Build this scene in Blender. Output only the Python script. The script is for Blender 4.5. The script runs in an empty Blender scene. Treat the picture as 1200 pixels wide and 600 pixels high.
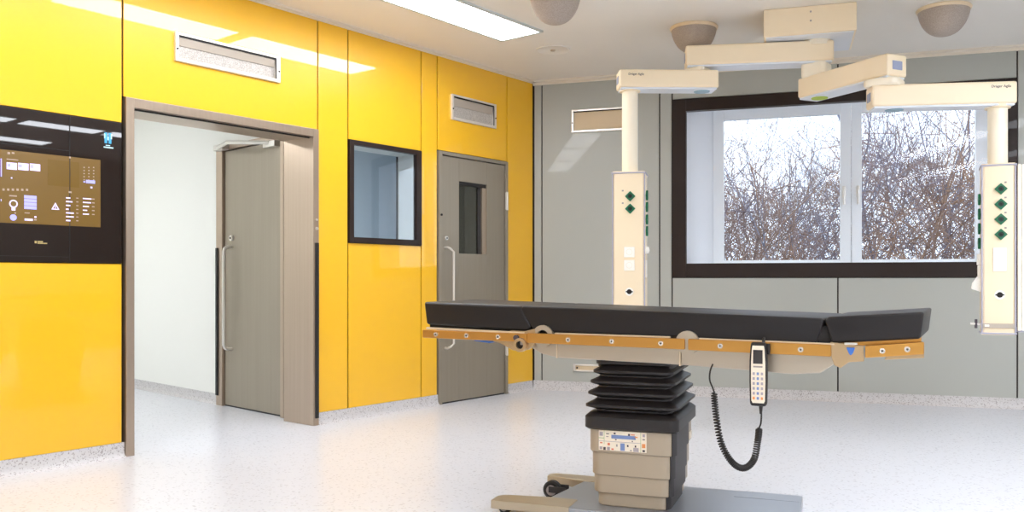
import bpy, bmesh, math, random
from mathutils import Vector, Matrix
random.seed(7)
C = bpy.context.scene.collection
R = math.radians
PI = math.pi

# ------------------------------------------------------------------ materials
def lin(c):
    return tuple(((v/255)/12.92 if v/255 <= .04045 else ((v/255+.055)/1.055)**2.4) for v in c)

def mat(name, rgb, rough=.5, metal=0, coat=0, emit=0, spec=.5, noise=None, bump=None, emit_rgb=None):
    m = bpy.data.materials.new(name); m.use_nodes = True
    nt = m.node_tree; b = nt.nodes['Principled BSDF']
    col = lin(rgb) + (1,)
    b.inputs['Base Color'].default_value = col
    b.inputs['Roughness'].default_value = rough
    b.inputs['Metallic'].default_value = metal
    b.inputs['Specular IOR Level'].default_value = spec
    if coat:
        b.inputs['Coat Weight'].default_value = coat
        b.inputs['Coat Roughness'].default_value = .015
    if emit:
        b.inputs['Emission Color'].default_value = (lin(emit_rgb) if emit_rgb else col[:3]) + (1,)
        b.inputs['Emission Strength'].default_value = emit
    if noise or bump:
        tc = nt.nodes.new('ShaderNodeTexCoord'); mp = nt.nodes.new('ShaderNodeMapping')
        nt.links.new(tc.outputs['Object'], mp.inputs['Vector'])
    if noise:   # (other colour, scale xyz, low, high, detail)
        rgb2, sc, lo, hi, det = noise
        mp.inputs['Scale'].default_value = sc
        n = nt.nodes.new('ShaderNodeTexNoise'); n.inputs['Scale'].default_value = 1; n.inputs['Detail'].default_value = det
        nt.links.new(mp.outputs['Vector'], n.inputs['Vector'])
        r = nt.nodes.new('ShaderNodeValToRGB')
        r.color_ramp.elements[0].position = lo; r.color_ramp.elements[1].position = hi
        r.color_ramp.elements[0].color = lin(rgb2) + (1,); r.color_ramp.elements[1].color = col
        nt.links.new(n.outputs['Fac'], r.inputs['Fac'])
        nt.links.new(r.outputs['Color'], b.inputs['Base Color'])
    if bump:    # (scale, strength)
        n2 = nt.nodes.new('ShaderNodeTexNoise'); n2.inputs['Scale'].default_value = bump[0]
        nt.links.new(tc.outputs['Object'], n2.inputs['Vector'])
        bp = nt.nodes.new('ShaderNodeBump'); bp.inputs['Strength'].default_value = bump[1]; bp.inputs['Distance'].default_value = .002
        nt.links.new(n2.outputs['Fac'], bp.inputs['Height']); nt.links.new(bp.outputs['Normal'], b.inputs['Normal'])
    return m

def speckle(name, base, dots, rough, scale=170, amount=.2):
    m = mat(name, base, rough); nt = m.node_tree; b = nt.nodes['Principled BSDF']
    tc = nt.nodes.new('ShaderNodeTexCoord'); v = nt.nodes.new('ShaderNodeTexVoronoi'); v.inputs['Scale'].default_value = scale
    nt.links.new(tc.outputs['Object'], v.inputs['Vector'])
    r = nt.nodes.new('ShaderNodeValToRGB'); r.color_ramp.interpolation = 'LINEAR'
    r.color_ramp.elements[0].position = amount*.4; r.color_ramp.elements[1].position = amount
    sep = nt.nodes.new('ShaderNodeSeparateColor'); nt.links.new(v.outputs['Color'], sep.inputs['Color'])
    nt.links.new(sep.outputs['Red'], r.inputs['Fac'])
    r.color_ramp.elements[0].color = lin(dots)+(1,); r.color_ramp.elements[1].color = lin(base)+(1,)
    nt.links.new(r.outputs['Color'], b.inputs['Base Color'])
    return m

def glass(name, tint=(1, 1, 1), ior=1.5, gain=1.0, haze=None):
    m = bpy.data.materials.new(name); m.use_nodes = True; nt = m.node_tree; nt.nodes.clear()
    o = nt.nodes.new('ShaderNodeOutputMaterial'); mx = nt.nodes.new('ShaderNodeMixShader')
    t = nt.nodes.new('ShaderNodeBsdfTransparent'); t.inputs['Color'].default_value = tint + (1,)
    g = nt.nodes.new('ShaderNodeBsdfGlossy'); g.inputs['Roughness'].default_value = 0.0
    ge = nt.nodes.new('ShaderNodeNewGeometry'); dt = nt.nodes.new('ShaderNodeVectorMath'); dt.operation = 'DOT_PRODUCT'
    nt.links.new(ge.outputs['Incoming'], dt.inputs[0]); nt.links.new(ge.outputs['Normal'], dt.inputs[1])
    def mth(op, a, b):
        n = nt.nodes.new('ShaderNodeMath'); n.operation = op
        for i, v in enumerate((a, b)):
            if hasattr(v, 'is_output'): nt.links.new(v, n.inputs[i])
            elif v is not None: n.inputs[i].default_value = v
        return n.outputs[0]
    f0 = ((ior-1)/(ior+1))**2                     # Schlick reflectance, same from both sides of the pane
    c = mth('ABSOLUTE', dt.outputs['Value'], None)
    fr = mth('ADD', mth('MULTIPLY', mth('POWER', mth('SUBTRACT', 1.0, c), 5.0), 1-f0), f0)
    nt.links.new(mth('MINIMUM', mth('MULTIPLY', fr, gain), 1.0), mx.inputs[0])
    nt.links.new(t.outputs[0], mx.inputs[1]); nt.links.new(g.outputs[0], mx.inputs[2])
    nt.links.new(mx.outputs[0], o.inputs[0])
    return m

M = dict(
    yellow=mat('yellow glass', (250, 191, 14), .35, coat=1),
    joint=mat('dark joint', (34, 25, 17), .6),
    grey=mat('grey glass', (178, 180, 173), .4, coat=.2),
    floor=speckle('speckled floor', (217, 219, 226), (196, 197, 204), .26, 110, .10),
    skirting=speckle('speckled skirting', (206, 203, 203), (162, 156, 154), .45, 170, .2),
    ceiling=mat('ceiling paint', (240, 235, 226), .45, noise=((234, 228, 218), (.5, .5, .5), .35, .65, 2)),
    trim=mat('trim paint', (235, 226, 210), .4),
    white=mat('white wall panel', (242, 242, 236), .4),
    offwall=mat('plain wall', (134, 128, 118), .6),
    bluegrey=mat('blue grey wall', (190, 199, 205), .6),
    steel=mat('brushed steel', (186, 168, 150), .32, .8, noise=((181, 163, 145), (60, 60, 1.2), .3, .7, 2)),
    door=mat('door steel', (162, 152, 136), .42, .5, noise=((158, 148, 132), (40, 40, 1), .3, .7, 2)),
    bright=mat('bright metal', (228, 224, 216), .3, .65),
    rubber=mat('black rubber', (32, 28, 26), .5),
    black=mat('black glass', (30, 18, 12), .35, spec=.15, coat=.7),
    blackline=mat('black seam', (14, 11, 10), .6),
    screen=mat('display', (92, 68, 24), .25, emit=.62, emit_rgb=(116, 88, 30), coat=.6),
    screen2=mat('display dark field', (92, 68, 12), .25, emit=.5, emit_rgb=(112, 82, 12)),
    icon=mat('display icons', (200, 190, 235), .4, emit=.85, emit_rgb=(226, 214, 250)),
    iconblue=mat('display icons blue', (150, 150, 230), .4, emit=.7, emit_rgb=(170, 168, 240)),
    icondim=mat('display icons dim', (150, 130, 110), .4, emit=.5, emit_rgb=(170, 150, 130)),
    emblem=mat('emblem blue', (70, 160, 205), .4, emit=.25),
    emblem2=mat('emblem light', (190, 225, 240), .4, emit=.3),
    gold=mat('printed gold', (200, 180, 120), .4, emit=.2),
    darkframe=mat('dark window frame', (44, 32, 28), .45, spec=.25, coat=.1),
    sash=mat('white sash', (246, 249, 250), .35),
    reveal=mat('pale reveal', (248, 250, 252), .5),
    pane=glass('window glass', (.97, .98, 1.0), 1.5, .16),
    pane2=glass('inner glass', (.97, .985, 1.0), 1.45, .16),
    visionpane=glass('door glass', (.46, .41, .34), 1.5),
    roompane=glass('room glass', (.92, .95, .97), 1.5, 2.2),
    ventframe=mat('vent frame', (232, 226, 218), .3, .5),
    ventgrille=mat('vent mesh', (206, 200, 194), .5, .2, noise=((165, 158, 150), (260, 260, 260), .38, .6, 1)),
    ventflap=mat('vent flap', (186, 174, 160), .4, .3),
    ventbeige=mat('vent plate', (222, 200, 165), .5),
    lamp=mat('lamp diffuser', (255, 255, 255), .5, emit=17, emit_rgb=(242, 247, 255)),
    lamprim=mat('lamp rim', (205, 212, 208), .4),
    lampr=mat('right row lamp', (255, 255, 255), .5, emit=27, emit_rgb=(242, 247, 255)),
    lamp2=mat('corridor fill lamp', (255, 255, 255), .5, emit=24, emit_rgb=(250, 252, 255)),
    lamp3=mat('side room fill lamp', (255, 255, 255), .5, emit=22, emit_rgb=(235, 245, 255)),
    dome=mat('dome mesh', (182, 170, 158), .65, noise=((168, 155, 144), (160, 160, 160), .4, .6, 2)),
    domerim=mat('dome rim', (232, 212, 180), .45),
    cream=mat('cream enamel', (246, 228, 196), .35),
    creamlight=mat('cream light', (250, 240, 218), .4),
    under=mat('pale grey underside', (228, 233, 240), .4),
    cap=mat('grey end cap', (150, 158, 185), .4),
    lime=mat('lime cover', (182, 205, 70), .5),
    bluecover=mat('grey blue cover', (150, 178, 192), .5),
    green=mat('green outlet', (28, 112, 78), .4),
    greendark=mat('green outlet core', (14, 52, 40), .4),
    ink=mat('dark print', (70, 62, 70), .6),
    inkgrey=mat('grey print', (160, 150, 145), .6),
    socket=mat('white socket', (250, 248, 240), .35),
    edgegrey=mat('lavender edge', (178, 176, 192), .4),
    cushion=mat('black upholstery', (22, 17, 18), .42, spec=.45, bump=(35, .15)),
    rail=mat('rail with painted warm reflection', (206, 152, 78), .3, .85),  # steel rail; warm surroundings it mirrors are painted into its colour
    frame=mat('satin frame', (196, 184, 166), .34, .85),
    framelight=mat('frame light', (226, 208, 180), .4, .4),
    bracket=mat('bracket metal', (196, 168, 130), .33, .85),
    hole=mat('dark hole', (24, 18, 16), .6),
    bolt=mat('bolt', (240, 232, 220), .25, .7),
    blue=mat('blue lever', (60, 110, 190), .4),
    bellows=mat('black bellows', (30, 25, 24), .42),
    shell=mat('beige shell', (172, 157, 136), .42, .15),
    charcoal=mat('charcoal panel', (52, 48, 48), .5),
    plate=mat('base plate steel', (168, 172, 180), .33, .7),
    foot=mat('foot steel', (190, 176, 152), .38, .6),
    keypad=mat('keypad foil', (238, 226, 205), .5),
    keyred=mat('key red', (216, 120, 90), .5),
    keygreen=mat('key green', (150, 180, 120), .5),
    keyblue=mat('key blue', (120, 140, 185), .5),
    keygrey=mat('key grey', (170, 160, 165), .5),
    orange=mat('key orange', (228, 150, 90), .5),
    bark=mat('bark', (132, 114, 110), .9, noise=((172, 142, 120), (.8, .8, .8), .4, .65, 3)),
    barkcool=mat('cool bark', (122, 124, 142), .9, noise=((160, 160, 178), (.8, .8, .8), .4, .65, 3)),
    twig=mat('dry twigs', (170, 134, 106), .9, noise=((126, 122, 138), (.7, .7, .7), .35, .65, 3)),
    ground=mat('ground', (120, 110, 95), .95),
)

# ------------------------------------------------------------------ mesh builder
class MB:
    def __init__(s): s.bm = bmesh.new(); s.mats = []; s.wn = False
    def _mi(s, m):
        if m is None: return 0
        if m not in s.mats: s.mats.append(m)
        return s.mats.index(m)
    def _merge(s, t, m=None, xf=None, smooth=False):
        i = s._mi(m)
        if xf is not None: bmesh.ops.transform(t, matrix=xf, verts=t.verts)
        vm = {v: s.bm.verts.new(v.co) for v in t.verts}
        for f in t.faces:
            try: n = s.bm.faces.new([vm[v] for v in f.verts])
            except ValueError: continue
            n.material_index = i; n.smooth = smooth
        t.free(); return s
    def box(s, x0, x1, y0, y1, z0, z1, bev=0, m=None, xf=None, seg=2):
        t = bmesh.new(); bmesh.ops.create_cube(t, size=1)
        for v in t.verts:
            v.co = ((x0+x1)/2+v.co.x*(x1-x0), (y0+y1)/2+v.co.y*(y1-y0), (z0+z1)/2+v.co.z*(z1-z0))
        if bev: s.wn = True; bmesh.ops.bevel(t, geom=list(t.edges), offset=bev, segments=seg, affect='EDGES', profile=.5, clamp_overlap=True)
        return s._merge(t, m, xf, bool(bev))
    def prism(s, pts, a0, a1, axis='y', bev=0, m=None, xf=None):
        """closed 2-D outline swept along an axis: y -> pts are (x,z); z -> (x,y); x -> (y,z)"""
        t = bmesh.new()
        def co(p, a): return {'y': (p[0], a, p[1]), 'z': (p[0], p[1], a), 'x': (a, p[0], p[1])}[axis]
        A = [t.verts.new(co(p, a0)) for p in pts]; B = [t.verts.new(co(p, a1)) for p in pts]
        n = len(pts); t.faces.new(A); t.faces.new(B[::-1])
        for i in range(n): t.faces.new((A[i], B[i], B[(i+1) % n], A[(i+1) % n]))
        bmesh.ops.recalc_face_normals(t, faces=t.faces)
        if bev: s.wn = True; bmesh.ops.bevel(t, geom=list(t.edges), offset=bev, segments=2, affect='EDGES', profile=.5, clamp_overlap=True)
        return s._merge(t, m, xf, bool(bev))
    def cyl(s, p0, p1, r, r1=None, n=20, m=None, xf=None):
        t = bmesh.new(); p0, p1 = Vector(p0), Vector(p1); d = p1-p0
        bmesh.ops.create_cone(t, cap_ends=True, segments=n, radius1=r, radius2=r if r1 is None else r1, depth=d.length)
        q = d.to_track_quat('Z', 'Y').to_matrix().to_4x4(); q.translation = (p0+p1)/2
        bmesh.ops.transform(t, matrix=q, verts=t.verts)
        return s._merge(t, m, xf, True)
    def tube(s, pts, r, n=8, m=None, caps=True, radii=None):
        t = bmesh.new(); pts = [Vector(p) for p in pts]; rings = []
        up = Vector((0.137, .211, .97)); prev = None
        for i, p in enumerate(pts):
            d = (pts[min(i+1, len(pts)-1)]-pts[max(i-1, 0)]).normalized()
            if prev is None:
                a = d.cross(up)
                if a.length < .05: a = d.cross(Vector((1, 0, 0)))
            else: a = prev-d*prev.dot(d)
            a.normalize(); prev = a; b = d.cross(a); rr = radii[i] if radii else r
            rings.append([t.verts.new(p+(a*math.cos(2*PI*k/n)+b*math.sin(2*PI*k/n))*rr) for k in range(n)])
        for i in range(len(rings)-1):
            for k in range(n): t.faces.new((rings[i][k], rings[i][(k+1) % n], rings[i+1][(k+1) % n], rings[i+1][k]))
        if caps: t.faces.new(rings[0][::-1]); t.faces.new(rings[-1])
        return s._merge(t, m, None, True)
    def lathe(s, prof, n=40, m=None, xf=None):
        t = bmesh.new(); rings = []
        for r, z in prof:
            if r < 1e-5: rings.append([t.verts.new((0, 0, z))])
            else: rings.append([t.verts.new((r*math.cos(2*PI*k/n), r*math.sin(2*PI*k/n), z)) for k in range(n)])
        for a, b in zip(rings, rings[1:]):
            for k in range(n):
                k2 = (k+1) % n
                if len(a) == 1 and len(b) == 1: continue
                if len(a) == 1: t.faces.new((a[0], b[k2], b[k]))
                elif len(b) == 1: t.faces.new((a[k], a[k2], b[0]))
                else: t.faces.new((a[k], a[k2], b[k2], b[k]))
        return s._merge(t, m, xf, True)
    def loft(s, secs, m=None, smooth=True):
        """secs: closed rings of equal length, capped at both ends"""
        t = bmesh.new(); rings = [[t.verts.new(p) for p in sec] for sec in secs]; n = len(secs[0])
        for a, b in zip(rings, rings[1:]):
            for k in range(n): t.faces.new((a[k], a[(k+1) % n], b[(k+1) % n], b[k]))
        t.faces.new(rings[0][::-1]); t.faces.new(rings[-1])
        return s._merge(t, m, None, smooth)
    def ring(s, c, r0, r1, y0, y1, n=32, m=None):
        """flat annulus in the xz plane, thickness along y"""
        t = bmesh.new(); L = []
        for r, y in ((r0, y0), (r1, y0), (r1, y1), (r0, y1)):
            L.append([t.verts.new((c[0]+r*math.cos(2*PI*k/n), y, c[1]+r*math.sin(2*PI*k/n))) for k in range(n)])
        for i in range(4):
            a, b = L[i], L[(i+1) % 4]
            for k in range(n): t.faces.new((a[k], a[(k+1) % n], b[(k+1) % n], b[k]))
        bmesh.ops.recalc_face_normals(t, faces=t.faces)
        return s._merge(t, m, None, False)
    def build(s, name, m=None, parent=None, loc=None, rot=None, sharp=True, wn=False):
        if m is not None and not s.mats: s.mats = [m]
        me = bpy.data.meshes.new(name)
        bmesh.ops.recalc_face_normals(s.bm, faces=s.bm.faces)
        s.bm.to_mesh(me); s.bm.free()
        for x in s.mats: me.materials.append(x)
        if sharp: me.set_sharp_from_angle(angle=R(38))
        o = bpy.data.objects.new(name, me); C.objects.link(o)
        if wn or s.wn:
            w_ = o.modifiers.new('even_normals', 'WEIGHTED_NORMAL'); w_.keep_sharp = True; w_.weight = 80
        if parent: o.parent = parent
        if loc: o.location = loc
        if rot is not None: o.rotation_euler = (0, 0, rot)
        return o

def rrect(cx, cy, hx, hy, r, z, n=5, bulge=0):
    pts = []
    for (sx, sy, a0) in ((1, 1, 0), (-1, 1, 90), (-1, -1, 180), (1, -1, 270)):
        for k in range(n+1):
            a = R(a0+90*k/n)
            pts.append((cx+sx*(hx-r)+r*math.cos(a), cy+sy*(hy-r)+r*math.sin(a), z))
    return pts

def tag(o, label, cat, group=None, kind=None):
    o['label'] = label; o['category'] = cat
    if group: o['group'] = group
    if kind: o['kind'] = kind
    return o
def empty(name, loc=(0, 0, 0), rot=0, parent=None):
    o = bpy.data.objects.new(name, None); C.objects.link(o); o.location = loc; o.rotation_euler = (0, 0, rot)
    o.empty_display_size = .1
    if parent: o.parent = parent
    return o
def thing(name, label, cat, loc=(0, 0, 0), rot=0, group=None):
    return tag(empty(name, loc, rot), label, cat, group)
def struct(o): o['kind'] = 'structure'; return o

def lettering(body, size, loc, rot, name, m, parent, bold=False):
    cu = bpy.data.curves.new('lettering', 'FONT'); cu.body = body; cu.size = size; cu.extrude = .0006
    if bold: cu.offset = size*.02
    cu.align_x = 'CENTER'; cu.align_y = 'CENTER'
    to = bpy.data.objects.new('lettering', cu); C.objects.link(to)
    dg = bpy.context.evaluated_depsgraph_get(); dg.update()
    me = bpy.data.meshes.new_from_object(to.evaluated_get(dg)); me.name = name
    bpy.data.objects.remove(to); bpy.data.curves.remove(cu)
    me.materials.clear(); me.materials.append(m)
    o = bpy.data.objects.new(name, me); C.objects.link(o); o.parent = parent
    o.location = loc; o.rotation_euler = rot
    return o

# ------------------------------------------------------------------ room frame
XL = -4.783                       # yellow wall plane
CY = 6.323                        # corner with the grey wall
UB = R(20.557)                    # direction of the grey wall
ZT = 2.81                         # top of wall panels
ZC = 2.822                        # ceiling
LW = ((XL, 0, 0), PI/2)           # local x along wall (+Y), local y into the wall, z up
BW = ((XL, CY, 0), UB)
def wall_pt(w, s, y, z):
    (ox, oy, oz), a = w
    return (ox+s*math.cos(a)-y*math.sin(a), oy+s*math.sin(a)+y*math.cos(a), z)
def wroot(w, name, label, cat, s, z, group=None):
    return thing(name, label, cat, wall_pt(w, s, 0, z), w[1], group)

# floor, ceiling, shell
RX = 3.2; RY = -3.4
yb = CY+(RX-XL)*math.tan(UB)
mb = MB(); mb.prism([(XL-.02, RY), (RX, RY), (RX, yb), (XL-.02, CY)], -.05, 0, 'z', m=M['floor'])
mb.prism([(-8.6, .6), (XL-.02, .6), (XL-.02, 3.95), (-8.6, 4.3)], -.05, 0, 'z', m=M['floor'])
struct(mb.build('floor'))
mb = MB(); mb.prism([(XL-.02, RY), (RX, RY), (RX, yb+.02), (XL-.02, CY+.02)], ZC, ZC+.1, 'z', m=M['ceiling'])
struct(mb.build('ceiling'))

g = .0055
def panel(mb, s0, s1, z0, z1): mb.box(s0+g, s1-g, 0, .012, z0+g*.5, z1-g*.5, bev=.0015, seg=1, m=mb.pm)
def core(mb, s0, s1, z0, z1, y0=.012, y1=.26): mb.box(s0, s1, y0, y1, z0, z1, m=M['joint'])
# yellow wall
mb = MB(); mb.pm = M['yellow']
for s0, s1 in ((-3.4, -2.1), (-2.1, -.3), (-.3, .95)): panel(mb, s0, s1, .08, ZT)
panel(mb, .95, 2.455, 1.897, ZT); panel(mb, .95, 2.455, .08, 1.098)
panel(mb, 2.455, 3.844, 2.048, ZT); panel(mb, 3.844, 4.116, .08, ZT)
panel(mb, 4.116, 4.862, 2.018, ZT); panel(mb, 4.116, 4.862, .08, 1.274)
panel(mb, 4.862, 5.045, .08, ZT); panel(mb, 5.045, 5.938, 2.05, ZT); panel(mb, 5.938, 6.318, .08, ZT)
core(mb, -3.4, 2.455, 0, 2.83); core(mb, 2.455, 3.844, 2.05, 2.83); core(mb, 3.844, 4.14, 0, 2.83)
core(mb, 4.14, 4.84, 0, 1.29); core(mb, 4.14, 4.84, 2.0, 2.83); core(mb, 4.84, 5.06, 0, 2.83)
core(mb, 5.06, 5.93, 2.04, 2.83); core(mb, 5.93, 6.6, 0, 2.83)
struct(mb.build('wall_left', None, None, LW[0], LW[1]))
# grey wall
mb = MB(); mb.pm = M['grey']
panel(mb, .006, .082, .08, ZT); panel(mb, .082, 1.157, .08, ZT); panel(mb, 1.157, 1.266, .08, ZT)
panel(mb, 1.266, 2.623, 2.58, ZT); panel(mb, 2.623, 3.932, 2.58, ZT)
panel(mb, 1.266, 2.623, .08, 1.024); panel(mb, 2.623, 3.932, .08, 1.024)
for s0, s1 in ((3.932, 5.2), (5.2, 6.5), (6.5, 8.3)): panel(mb, s0, s1, .08, ZT)
core(mb, -.3, 1.28, 0, 2.83, .012, .3); core(mb, 1.28, 3.92, 0, 1.04, .012, .3); core(mb, 1.28, 3.92, 2.56, 2.83, .012, .3); core(mb, 3.92, 8.4, 0, 2.83, .012, .3)
struct(mb.build('wall_back', None, None, BW[0], BW[1]))
mb = MB(); mb.box(RX, RX+.1, RY, yb+.1, 0, 2.83, m=M['offwall']); struct(mb.build('wall_right'))
mb = MB(); mb.box(XL, RX+.1, RY-.1, RY, 0, 2.83, m=M['white']); struct(mb.build('wall_front'))
# trims under the ceiling and coved skirting
mb = MB(); mb.box(-3.4, 6.31, -.05, .012, ZT, ZC, m=M['trim']); mb.box(-3.4, 6.31, -.012, .012, ZT-.004, ZC, m=M['trim'])
struct(mb.build('trim_1', None, None, LW[0], LW[1]))
mb = MB(); mb.box(.0, 8.3, -.07, .012, ZT, ZC, m=M['trim']); mb.box(0, 8.3, -.014, .012, ZT-.02, ZC, m=M['trim'])
struct(mb.build('trim_2', None, None, BW[0], BW[1]))
cove = [(.012, 0), (.012, .082), (-.004, .082), (-.006, .03), (-.014, .012), (-.032, .0)]
for k, (s0, s1) in enumerate(((-3.4, 2.462), (3.838, 5.048), (5.94, 6.31))):
    mb = MB(); mb.prism(cove, s0, s1, 'x', m=M['skirting']); struct(mb.build('baseboard_left', None, None, LW[0], LW[1]))
mb = MB(); mb.prism([(a, b*1.02) for a, b in cove], .004, 8.3, 'x', m=M['skirting']); struct(mb.build('baseboard_back', None, None, BW[0], BW[1]))

# ------------------------------------------------------------------ rooms behind the yellow wall
AN = ((-5.2, 3.9, 0), -.0798)
mb = MB()
mb.box(-3.6, -.985, 0, .1, 0, 2.72, m=M['white']); mb.box(-.985, -.03, 0, .1, 2.075, 2.72, m=M['white']); mb.box(-.03, .36, 0, .1, 0, 2.72, m=M['white'])
struct(mb.build('wall_corridor', None, None, AN[0], AN[1]))
mb = MB(); mb.box(-8.7, -8.6, .5, 4.3, 0, 2.72, m=M['white']); mb.box(-8.6, XL-.26, .5, .6, 0, 2.72, m=M['white'])
struct(mb.build('wall_corridor'))
mb = MB(); mb.box(-8.6, XL-.26, .6, 4.3, 2.72, 2.78, m=M['white']); struct(mb.build('ceiling_corridor'))
mb = MB(); mb.prism([(p[0], p[1]) for p in cove], -3.5, -.985, 'x', m=M['skirting']); struct(mb.build('baseboard_corridor', None, None, AN[0], AN[1]))
mb = MB(); mb.box(-8.2, -8.1, 4.35, 8.2, 0, 2.72, m=M['bluegrey']); mb.box(-8.2, XL-.26, 8.1, 8.2, 0, 2.72, m=M['bluegrey'])
mb.box(-8.2, XL-.26, 4.35, 8.2, -.05, 0, m=M['floor']); mb.box(-8.2, XL-.26, 4.35, 8.2, 2.7, 2.75, m=M['white'])
mb.box(-8.1, -5.3, 4.30, 4.36, 0, 2.72, m=M['bluegrey'])
struct(mb.build('wall_side_room'))

# sliding-door casing round the wide opening
cas = struct(empty('door_3', LW[0], LW[1]))
mb = MB(); mb.box(2.464, 2.514, -.022, .30, 0, 2.046, bev=.003, m=M['steel']); mb.build('jamb', None, cas)
mb = MB(); mb.box(3.788, 3.836, -.022, .31, 0, 2.046, bev=.003, m=M['steel']); mb.build('jamb', None, cas)
mb = MB(); mb.box(2.514, 3.788, -.02, .31, 1.992, 2.046, bev=.003, m=M['steel']); mb.box(2.514, 3.788, .02, .032, 1.984, 1.992, m=M['rubber'])
mb.build('header', None, cas)
mb = MB(); mb.box(3.802, 3.832, -.030, -.020, .05, 1.262, bev=.003, m=M['rubber']); mb.build('edge_strip', None, cas)['label'] = 'black edge strip'
mb = MB(); mb.cyl((3.815, -.022, 1.36), (3.815, -.032, 1.36), .010, m=M['bright']); mb.cyl((3.815, -.022, 1.42), (3.815, -.030, 1.42), .007, m=M['bright'])
mb.build('key_switch', None, cas)

# steel door in the corridor
d1 = struct(empty('door_1', AN[0], AN[1]))
mb = MB(); mb.box(-.985, -.889, -.035, .1, 0, 2.075, bev=.003); mb.box(-.889, -.03, -.035, .1, 2.035, 2.075, bev=.003); mb.box(-.042, -.0, -.035, .1, 0, 2.075, bev=.003)
mb.build('door_frame', M['steel'], d1)
mb = MB(); mb.box(-.884, -.046, -.012, .04, .012, 2.03, bev=.003); mb.build('door_leaf', M['door'], d1)
mb = MB(); mb.box(-.886, -.044, -.006, .04, 0, .012); mb.build('gap_strip', M['rubber'], d1)  # dark strip added under this leaf as well
mb = MB(); mb.box(-.978, -.945, -.046, -.034, .08, 1.262, bev=.003); mb.build('edge_strip', M['rubber'], d1)['label'] = 'black edge strip'
def bar_handle(parent, x, y0, z0, z1, off, r, side=0, m=None):
    k = .035; ys = y0-off
    mb = MB(); mb.tube([(x, y0, z1), (x, ys+k, z1), (x+side*.2*k, ys+.3*k, z1-.3*k), (x+side*k, ys, z1-k), (x+side*k, ys, z0+k), (x+side*.2*k, ys+.3*k, z0+.3*k), (x, ys+k, z0), (x, y0, z0)], r, 10)
    return mb.build('door_handle', m or M['bright'], parent)
bar_handle(d1, -.775, -.012, .46, 1.265, .07, .013)
mb = MB(); mb.cyl((-.765, -.012, 1.335), (-.765, -.03, 1.335), .022, m=M['bright']); mb.cyl((-.765, -.03, 1.335), (-.765, -.034, 1.335), .009, m=M['hole']); mb.build('lock', None, d1)
mb = MB(); mb.box(-.93, -.78, -.09, -.03, 2.03, 2.075, bev=.006, m=M['bright'])
mb.tube([(-.86, -.085, 2.05), (-.5, -.2, 2.04), (-.16, -.05, 2.02)], .016, 8, m=M['bright']); mb.box(-.24, -.08, -.06, -.01, 1.985, 2.03, bev=.005, m=M['bright'])
mb.build('door_closer', None, d1)

# interior window
w2 = struct(empty('window_2', LW[0], LW[1]))
mb = MB(); s0, s1, z0, z1, f = 4.122, 4.858, 1.274, 2.018, .042
mb.box(s0, s0+f, -.012, .03, z0, z1, bev=.002); mb.box(s1-f-.012, s1, -.012, .03, z0, z1, bev=.002); mb.box(s0+f, s1-f-.012, -.012, .03, z0, z0+f, bev=.002); mb.box(s0+f, s1-f-.012, -.012, .03, z1-f*.8, z1, bev=.002)
mb.build('window_frame', M['darkframe'], w2)
mb = MB(); mb.box(4.15, 4.164, .03, .2, 1.29, 2.0); mb.box(4.804, 4.84, .03, .2, 1.29, 2.0); mb.box(4.164, 4.804, .03, .2, 1.984, 2.0); mb.box(4.164, 4.804, .03, .2, 1.29, 1.316)
mb.build('window_reveal', M['white'], w2)
mb = MB(); mb.box(4.16, 4.806, .004, .008, 1.312, 1.986); mb.build('window_pane', M['roompane'], w2)

# steel door with a vision pane
d2 = struct(empty('door_2', LW[0], LW[1]))
mb = MB(); mb.box(5.05, 5.088, -.016, .12, 0, 2.046, bev=.003); mb.box(5.905, 5.936, -.016, .12, 0, 2.046, bev=.003); mb.box(5.088, 5.905, -.016, .12, 2.018, 2.046, bev=.003)
mb.build('door_frame', M['door'], d2)
mb = MB(); wx0, wx1, wz0, wz1 = 5.306, 5.662, 1.224, 1.822
mb.box(5.094, wx0, 0, .05, .012, 2.012, bev=.002); mb.box(wx1, 5.9, 0, .05, .012, 2.012, bev=.002); mb.box(wx0, wx1, 0, .05, .012, wz0, bev=.001); mb.box(wx0, wx1, 0, .05, wz1, 2.012, bev=.001)
lf = mb.build('door_leaf', M['door'], d2)
mb = MB(); mb.box(5.09, 5.904, .004, .06, 0, .012); mb.build('gap_strip', M['rubber'], d2)  # dark strip added to shut off the bright gap under the leaf
mb = MB(); mb.box(wx0, wx1, .01, .035, wz1-.03, wz1, m=M['rubber']); mb.box(wx1-.05, wx1, .012, .045, wz0, wz1-.03, m=M['steel']); mb.box(wx1-.09, wx1-.05, .025, .045, wz0, wz1-.03, m=M['charcoal'])
mb.build('vision_frame', None, lf)
mb = MB(); mb.box(wx0, wx1-.05, .028, .032, wz0, wz1-.03); mb.build('vision_pane', M['visionpane'], lf)
bar_handle(d2, 5.135, 0, .452, 1.268, .065, .0095, side=1)
mb = MB(); mb.cyl((5.145, 0, 1.345), (5.145, -.014, 1.345), .016, m=M['bright']); mb.cyl((5.145, -.014, 1.345), (5.145, -.017, 1.345), .007, m=M['hole'])
mb.cyl((5.075, -.016, 1.53), (5.075, -.024, 1.53), .009, m=M['hole']); mb.build('lock', None, d2)
for z in (1.70, .42):
    mb = MB(); mb.cyl((5.913, -.022, z-.08), (5.913, -.022, z+.08), .011); mb.box(5.9, 5.93, -.018, -.012, z-.075, z+.075); mb.build('hinge', M['bright'], d2)

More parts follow.
